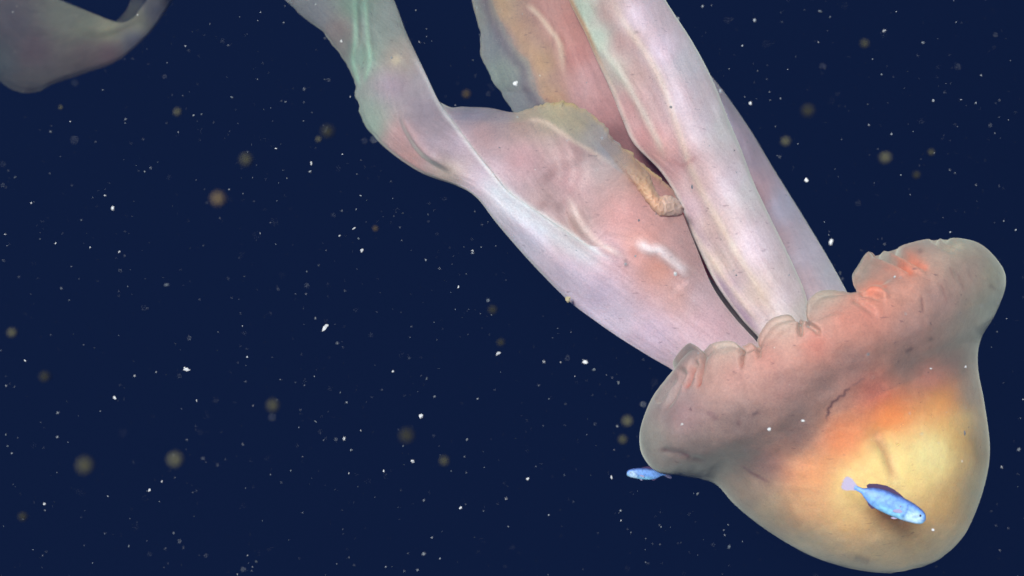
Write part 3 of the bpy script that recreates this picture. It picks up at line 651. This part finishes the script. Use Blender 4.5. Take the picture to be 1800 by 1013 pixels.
def thin_out(m, amount):
    nt = m.node_tree; out = [n for n in nt.nodes if n.type == 'OUTPUT_MATERIAL'][0]; src = out.inputs['Surface'].links[0].from_socket
    t = nt.nodes.new('ShaderNodeBsdfTransparent'); mx = nt.nodes.new('ShaderNodeMixShader'); mx.inputs['Fac'].default_value = amount
    nt.links.new(src, mx.inputs[1]); nt.links.new(t.outputs['BSDF'], mx.inputs[2]); nt.links.new(mx.outputs['Shader'], out.inputs['Surface'])
thin_out(M_FIN_PALE, .35)
M_EYE = simple('fish_eye', (0.01, 0.015, 0.03), .15, .6)

def fin(name, pts, thick, mat, parent):
    """thin tapering fin from an outline in the fish's x-z plane"""
    n = len(pts); v = []
    for sgn in (1, -1):
        for k, (x, z) in enumerate(pts): v.append((x, sgn * thick, z))
    c = np.mean(np.array(pts), 0)
    f = [list(range(n)), list(range(2 * n - 1, n - 1, -1))] + [[k, k + n, (k + 1) % n + n, (k + 1) % n] for k in range(n)]
    return mesh_obj(name, np.array(v), f, mat, parent, smoothed=False)

def make_fish(label):
    """built tail to snout along +x, one unit = one photo pixel, belly -z"""
    root = empty('fish', (0, 0, 0), label, 'fish', 'small blue fish around the jellyfish')
    st = np.array([  # x, centre z, half height, half width
        (14, 1.5, 4.0, 1.2), (20, 1.0, 3.8, 2.0), (28, .6, 4.8, 2.8), (36, .2, 9.6, 4.4), (46, -.4, 14.4, 6.6), (60, -1, 17.4, 8.6), (78, -1.4, 18.4, 9.6), (96, -1.8, 17.8, 9.8), (110, -2.2, 16.4, 9.4), (122, -2.8, 14.2, 8.2), (131, -3.4, 11.2, 6.4), (136, -4.0, 7.6, 4.0), (138.5, -4.4, 2.2, 1.4)], float)
    D = catmull(st, 90); nt = 40
    th = np.linspace(0, 2 * np.pi, nt, endpoint=False)
    x = D[:, 0][:, None] + 0 * th; y = D[:, 3][:, None] * np.cos(th); z = D[:, 1][:, None] + D[:, 2][:, None] * np.sin(th)
    V = np.stack([x, y, z], -1)
    rel = np.sin(th)[None] + 0 * x
    blue, dark, cyan, silver = lin((112, 160, 228)), lin((74, 96, 160)), lin((140, 212, 240)), lin((196, 226, 246))
    kb = smooth(rel, .55, 1.0)[..., None]; kc = (smooth(rel, -.15, -.75) * smooth(x, 40, 75))[..., None]; kh = (smooth(x, 92, 116) * smooth(rel, .7, .0) * np.clip(.6 + fbm(x / 9, rel * 3, 3), 0, 1))[..., None]
    c = blue * (1 - kb) + dark * kb
    c = c * (1 - kc * .75) + cyan * kc * .75
    c = c * (1 - kh * .8) + silver * kh * .8
    k = (np.exp(-((x - 102) / 3.2) ** 2 - ((rel + .52) / .22) ** 2) * .7)[..., None]; c = c * (1 - k) + lin((40, 92, 150)) * k       # gill spot
    k = (np.exp(-((x - (104 - 7 * rel ** 2)) / 1.6) ** 2) * smooth(np.abs(rel), .8, .5) * .45)[..., None]; c = c * (1 - k) + lin((70, 120, 190)) * k   # gill cover
    F = grid_faces(90, nt, wrap=True).tolist() + [[j for j in range(nt)][::-1], [89 * nt + j for j in range(nt)]]
    mesh_obj('body', V, F, M_FISH, root, attrs={'surface_colour': c})
    fin('tail_fin', [(19, 4.6), (12, 9), (5, 13), (-3, 13.5), (-6, 9.5), (-5.2, 8), (-8, 5), (-5, 2.6), (-7.6, -.5), (-5, -3), (-6.5, -6), (-3, -9.5), (4, -9), (12, -5), (19, -2.4)], .7, M_FIN_PALE, root)
    fin('dorsal_fin', [(36, 7), (31, 11.5), (34, 16), (46, 21), (60, 24), (74, 23), (90, 18.5), (96, 15), (70, 12), (52, 9)], .9, M_FIN_DARK, root)
    fin('anal_fin', [(44, -8), (42, -13), (46, -18), (53, -21), (58, -18), (60, -14), (52, -9)], .9, M_FIN_DARK, root)
    fin('pelvic_fin', [(94, -16), (89, -20), (86, -23), (91, -23), (97, -19)], .9, M_FIN_PALE, root)
    for sgn in (1, -1):
        v, f = [], []
        nn, mm = 10, 6
        e = np.array([126.5, sgn * 6.6, -.6])
        for a in range(mm + 1):
            for b in range(nn):
                ph, tt = math.pi * a / mm, 2 * math.pi * b / nn
                v.append(e + np.array([2.6 * math.sin(ph) * math.cos(tt), 1.4 * math.cos(ph), 2.3 * math.sin(ph) * math.sin(tt)]))
        for a in range(mm):
            for b in range(nn): f.append([a * nn + b, a * nn + (b + 1) % nn, (a + 1) * nn + (b + 1) % nn, (a + 1) * nn + b])
        mesh_obj('eye', np.array(v), f, M_EYE, root)
        # pectoral fin
        pts = [(98, -5), (92, -3), (84, -7), (82, -11), (88, -11), (96, -9)]
        v2 = [(px_, sgn * (9.9 + (98 - px_) * .12 + o_), pz) for o_ in (0, .6) for px_, pz in pts]
        n = len(pts)
        mesh_obj('pectoral_fin', np.array(v2), [list(range(n)), list(range(2 * n - 1, n - 1, -1))] + [[k, k + n, (k + 1) % n + n, (k + 1) % n] for k in range(n)], M_FIN_PALE, root, smoothed=False)
    return root

def place_fish(root, px_, py_, depth, length_px, tilt, turn=0):
    """middle of the fish at a photo pixel, scaled to its length there"""
    c = P(np.array([px_, py_, depth], float))
    k = U * (DIST + depth * U) / DIST * length_px / 142.0
    m = Matrix.Rotation(tilt, 4, 'Y') @ Matrix.Rotation(turn, 4, 'Z') @ Matrix.Scale(k, 4) @ Matrix.Translation((-67, 0, 0))
    root.matrix_world = Matrix.Translation(c) @ m

fish = make_fish('small blue fish swimming right in front of the glowing bell')
place_fish(fish, 1555, 880, -335, 150, R(22), R(-8))
f2 = fish.copy(); COL.objects.link(f2)
for ch in list(fish.children):
    c = ch.copy(); COL.objects.link(c); c.parent = f2
f2['label'] = 'small blue fish half hidden behind the left rim of the bell'
place_fish(f2, 1141, 833, 120, 78, R(5), R(180))

# ------------------------------------------------------------------ marine snow
M_SNOW = simple('snow_fleck', (0.62, 0.66, 0.66), .6, .2, 0, noise_amt=.1, noise_scale=400)
M_SNOW_MID = simple('snow_fleck_grey', (0.30, 0.34, 0.36), .6, .2, 0, noise_amt=.1, noise_scale=400)
M_SNOW_DIM = simple('snow_fleck_dim', (0.13, 0.16, 0.18), .6, .2, 0, noise_amt=.1, noise_scale=400)
M_BLOB = [simple('snow_clump', (0.085 * k, 0.085 * k, 0.048 * k), .8, .02, 0, noise_amt=.15, noise_scale=300) for k in (1.0, .62, .34)]
M_TAN = [simple('snow_clump_tan', (0.105 * k, 0.080 * k, 0.042 * k), .8, .02, 0, noise_amt=.15, noise_scale=300) for k in (1.0, .62, .34)]

def ico():
    t = (1 + 5 ** .5) / 2
    v = np.array([(-1, t, 0), (1, t, 0), (-1, -t, 0), (1, -t, 0), (0, -1, t), (0, 1, t), (0, -1, -t), (0, 1, -t), (t, 0, -1), (t, 0, 1), (-t, 0, -1), (-t, 0, 1)], float)
    v /= np.linalg.norm(v[0])
    f = [(0, 11, 5), (0, 5, 1), (0, 1, 7), (0, 7, 10), (0, 10, 11), (1, 5, 9), (5, 11, 4), (11, 10, 2), (10, 7, 6), (7, 1, 8), (3, 9, 4), (3, 4, 2), (3, 2, 6), (3, 6, 8), (3, 8, 9), (4, 9, 5), (2, 4, 11), (6, 2, 10), (8, 6, 7), (9, 8, 1)]
    return v, np.array(f)
IV, IF = ico()
def flake_mesh(name, n, mat, spread=.9):
    """an irregular aggregate: n lumps that grow into each other"""
    V, Fc = [], []; c = np.zeros(3)
    for k in range(n):
        sc = rng.uniform(.45, .8, 3) * (1 if k == 0 else rng.uniform(.45, .9))
        v = IV * sc * rng.uniform(.75, 1.25, (12, 1)) + c
        Fc.append(IF + 12 * k); V.append(v)
        c = V[rng.integers(0, len(V))][rng.integers(0, 12)] * spread
    V = np.concatenate(V); V -= V.mean(0); V /= np.abs(V).max()
    me = bpy.data.meshes.new(name); me.from_pydata(V.tolist(), [], np.concatenate(Fc).tolist()); me.materials.append(mat)
    return me
FLAKES = [flake_mesh('marine_snow_fleck', n, M_SNOW) for n in (1, 1, 2, 2, 3, 4)]
MIDS = [flake_mesh('marine_snow_fleck', n, M_SNOW_MID) for n in (1, 1, 2, 3)]
DIMS = [flake_mesh('marine_snow_fleck', n, M_SNOW_DIM) for n in (1, 2, 2)]
def clump_mesh(mat, seed):
    th_, ph_ = np.meshgrid(np.linspace(0, 2 * np.pi, 24, endpoint=False), np.linspace(0.05, np.pi - 0.05, 14))
    rr = 1 + .22 * fbm(np.cos(th_) * 1.3 + 5, np.sin(th_) * 1.3 + ph_ * 1.1, seed, 3)
    v = np.stack([rr * np.sin(ph_) * np.cos(th_), rr * np.sin(ph_) * np.sin(th_), .9 * rr * np.cos(ph_)], -1)
    me = bpy.data.meshes.new('marine_snow_clump')
    me.from_pydata(v.reshape(-1, 3).tolist(), [], grid_faces(14, 24, wrap=True).tolist() + [list(range(24))[::-1], [13 * 24 + j for j in range(24)]])
    me.polygons.foreach_set('use_smooth', [True] * len(me.polygons)); me.materials.append(mat)
    return me
CLUMPS = [clump_mesh(mm, 2 + k) for k, mm in enumerate(M_BLOB)]
TANS = [clump_mesh(mm, 5 + k) for k, mm in enumerate(M_TAN)]

TANS_BRIGHT = flake_mesh('marine_snow_fleck', 3, simple('yellow_shred', (.62, .56, .34), .6, .2))
def put(me, name, x, y, z, size_px, label, cat, group, stretch=None, rot=None):
    """z = distance from the camera in metres; size in photo pixels across"""
    o = bpy.data.objects.new(name, me); COL.objects.link(o)
    o.location = P(np.array([x, y, (z - DIST) / U]))
    r = size_px * .5 * U * z / DIST
    o.scale = (r, r, r) if stretch is None else (r * stretch, r, r)
    o.rotation_euler = (random.uniform(0, 6.28), random.uniform(0, 6.28), random.uniform(0, 6.28)) if rot is None else rot
    tag(o, label, cat, group)
    return o

# clumps close to the lens, out of focus: x, y, blurred size in pixels, tan?
G_BLUR = 'blurred clumps of marine snow near the lens'
BLUR = [(384, 350, 30, 1, 'largest tan blurred clump in open water left of the twisted arm', 1.0), (433, 281, 26, 0, 'dim green blurred clump above and right of the big tan one', .6), (308, 808, 32, 0, 'large yellow-green blurred clump in the lower left water', .8),
        (150, 818, 34, 0, 'faint large blurred clump left of the yellow-green one', .45), (480, 713, 26, 0, 'blurred olive clump just below a white fleck at lower left', .55), (22, 585, 20, 0, 'pale blurred clump at the left edge', .9),
        (781, 810, 20, 0, 'small olive blurred clump below the arms near bottom centre', .7), (1103, 740, 22, 0, 'yellowish blurred clump beside the left rim of the bell', .95), (1095, 773, 18, 0, 'dimmer blurred clump below another beside the left rim', .6),
        (1381, 249, 20, 0, 'yellow-green blurred clump right of the back arm', .95), (1556, 277, 24, 0, 'blurred clump above the right lobe of the bell', .75), (1520, 77, 18, 0, 'dim olive blurred clump near the top right', .6),
        (312, 197, 17, 0, 'pale green blurred clump below the far arm', .9), (560, 245, 13, 0, 'bright small blurred clump left of the twisted arm', .9), (820, 166, 17, 1, 'small tan blurred clump between the two upper arms', .55),
        (107, 189, 10, 0, 'bright soft clump below the far arm at left', 1.0), (715, 765, 30, 0, 'very faint blurred clump in the bottom centre water', .25), (1637, 268, 14, 0, 'tiny olive blurred clump at upper right', .5), (1611, 308, 16, 0, 'greyish blurred clump close above the right lobe', .4),
        (80, 662, 22, 0, 'faint blurred clump at lower left edge', .25), (41, 908, 18, 0, 'faint blurred clump in the bottom left corner', .35), (577, 232, 26, 0, 'faint blurred clump touching a bright one', .25), (866, 545, 18, 0, 'faint blurred clump under the arm outline', .35),
        (660, 402, 12, 1, 'tiny brownish blurred clump left of the leafy arm', .5), (880, 602, 16, 0, 'faint clump below the middle of the arm', .3), (1420, 195, 26, 0, 'very faint haze-like clump right of the arms', .2)]
AP = LENS / camd.dof.aperture_fstop / 1000.0
for x, y, b, tan, lab, bright in BLUR:
    foc = camd.dof.focus_distance
    blur_m = b * U * 0.75
    z = foc * AP / (AP + blur_m * foc / DIST)            # nearer than focus: blur circle of that size
    size = b * .62
    put((TANS if tan else CLUMPS)[0 if bright > .7 else 1 if bright > .4 else 2], 'marine_snow_clump', x, y, z, size, lab, 'marine snow', G_BLUR)

# bright flecks: x, y, size, stretch
G_FLECK = 'bright flecks of marine snow'
BIG = [(326, 649, 13, 1.6, 'bright lumpy white fleck low in the left water'), (573, 574, 14, 2.2, 'elongated bright white fleck in the water left of centre'), (346, 705, 8, 1, 'round bright fleck below the lumpy one'), (907, 146, 13, 1.3, 'bright double fleck over the grey leaf edge'),
       (1417, 316, 11, 1.3, 'bright oval fleck right of the back arm'), (1319, 181, 9, 1.2, 'bright fleck right of the pale arm, upper right'), (810, 893, 9, 1, 'bright fleck at the bottom centre'), (1029, 637, 11, 1.2, 'bright fleck below the pale arm near the bell'), (636, 441, 10, 1.3, 'hooked bright fleck left of the arm'),
       (726, 812, 9, 1.3, 'twin bright fleck in the lower middle water'), (675, 829, 8, 1.1, 'bright round fleck left of the twin one'), (740, 732, 9, 1.1, 'bright fleck in the lower middle below the arm'), (600, 72, 8, 1, 'bright fleck on the strip at the top'), (1187, 482, 10, 1.2, 'bright fleck on the pink leaf by the white blotch'),
       (1411, 740, 8, 1, 'bright fleck over the grey band of the bell'), (1352, 755, 8, 1, 'soft bright fleck on the bell left of another'), (1636, 648, 7, 1, 'bright fleck over the upper edge of the glow'), (1199, 746, 7, 1, 'bright fleck on the left part of the bell'), (1640, 932, 6, 1, 'tiny bright fleck right of the fish'),
       (44, 634, 8, 1.1, 'bright fleck near the left edge'), (210, 443, 7, 1, 'bright round fleck in the left water'), (597, 415, 7, 1.2, 'bright fleck in a pair left of the arm'), (622, 402, 7, 1.4, 'upper fleck of a pair left of the arm'), (485, 261, 6, 1, 'bright fleck in the upper left water'), (806, 504, 7, 1.2, 'soft bright fleck under the arm outline'),
       (263, 862, 7, 1.1, 'bright fleck under the yellow-green clump'), (285, 846, 7, 1.1, 'bright fleck close under the yellow-green clump'), (78, 886, 7, 1.2, 'bright fleck in the lower left corner'), (928, 842, 7, 1, 'bright fleck at bottom left of the bell'), (1075, 840, 8, 1.3, 'ragged fleck left of the half hidden fish')]
for x, y, sz, stx, lab in BIG:
    z = DIST - 0.55 + random.uniform(-.12, .08) if x > 880 else DIST - .25 + random.uniform(-.2, .2)
    put(FLAKES[random.randrange(2, 6) if stx > 1.25 else random.randrange(0, 3)], 'marine_snow_fleck', x, y, z, sz * .88, lab, 'marine snow', G_FLECK, stx)
put(TANS_BRIGHT, 'marine_snow_fleck', 999, 525, DIST - .02, 12, 'tiny yellowish shred hanging off the lower outline of the broad pink arm', 'marine snow', None, 1.5, (0, R(55), 0))
G_SMALL = 'small pale flecks of marine snow'
for k in range(240):
    x, y = random.uniform(8, 1792), random.uniform(8, 1005)
    z = random.uniform(1.5, 3.3)
    sz = 2.2 + 4.2 * random.random() ** 2.2
    put(random.choice(FLAKES + MIDS * 2 + DIMS * 2), 'marine_snow_fleck', x, y, z, sz, 'small pale fleck of marine snow drifting in the dark water', 'marine snow', G_SMALL, random.uniform(1, 2))

# the finest snow, past counting
V, Fc, off = [], [], 0
TV = np.array([(1, 0, -.7), (-1, 0, -.7), (0, 1, .7), (0, -1, .7)], float)
TF = np.array([(0, 2, 3), (1, 3, 2), (0, 1, 2), (0, 3, 1)])
for k in range(3200):
    z = 0.9 + 4.2 * random.random() ** .8
    x, y = random.uniform(-250, 2050), random.uniform(-150, 1163)
    r = (0.45 + 1.15 * random.random() ** 3) * U * (z / DIST) ** .7
    c = P(np.array([x, y, (z - DIST) / U]))
    q_ = np.array(Matrix.Rotation(random.uniform(0, 6.28), 3, Vector((random.gauss(0, 1), random.gauss(0, 1), random.gauss(0, 1)))))
    V.append((TV * r * rng.uniform(.6, 1.5, (1, 3))) @ q_ + c); Fc.append(TF + off); off += 4
fine = mesh_obj('marine_snow', np.concatenate(V), np.concatenate(Fc), M_SNOW_MID, smoothed=False)
fine['kind'] = 'stuff'; fine['label'] = 'fine pale specks of marine snow all through the dark water'; fine['category'] = 'marine snow'

# ------------------------------------------------------------------ the murk of the water
HAZE = 0.27
def box(name, lo, hi, mat):
    lo, hi = np.array(lo, float), np.array(hi, float)
    v = np.array([[(lo, hi)[(i >> k) & 1][k] for k in range(3)] for i in range(8)])
    return mesh_obj(name, v, [[0, 2, 3, 1], [4, 5, 7, 6], [0, 1, 5, 4], [2, 6, 7, 3], [0, 4, 6, 2], [1, 3, 7, 5]], mat, smoothed=False)
m, nt, out = new_mat('haze_water')
pv = nt.nodes.new('ShaderNodeVolumePrincipled')
pv.inputs['Color'].default_value = (0.02, 0.05, 0.17, 1)
pv.inputs['Density'].default_value = HAZE
pv.inputs['Anisotropy'].default_value = 0.6
nt.links.new(pv.outputs['Volume'], out.inputs['Volume'])
hz = box('haze', (-4.2, -DIST - .4, -2.6), (4.2, 3.6, 2.6), m)
hz['kind'] = 'stuff'; hz['label'] = 'dark blue murky sea water all around'; hz['category'] = 'water'
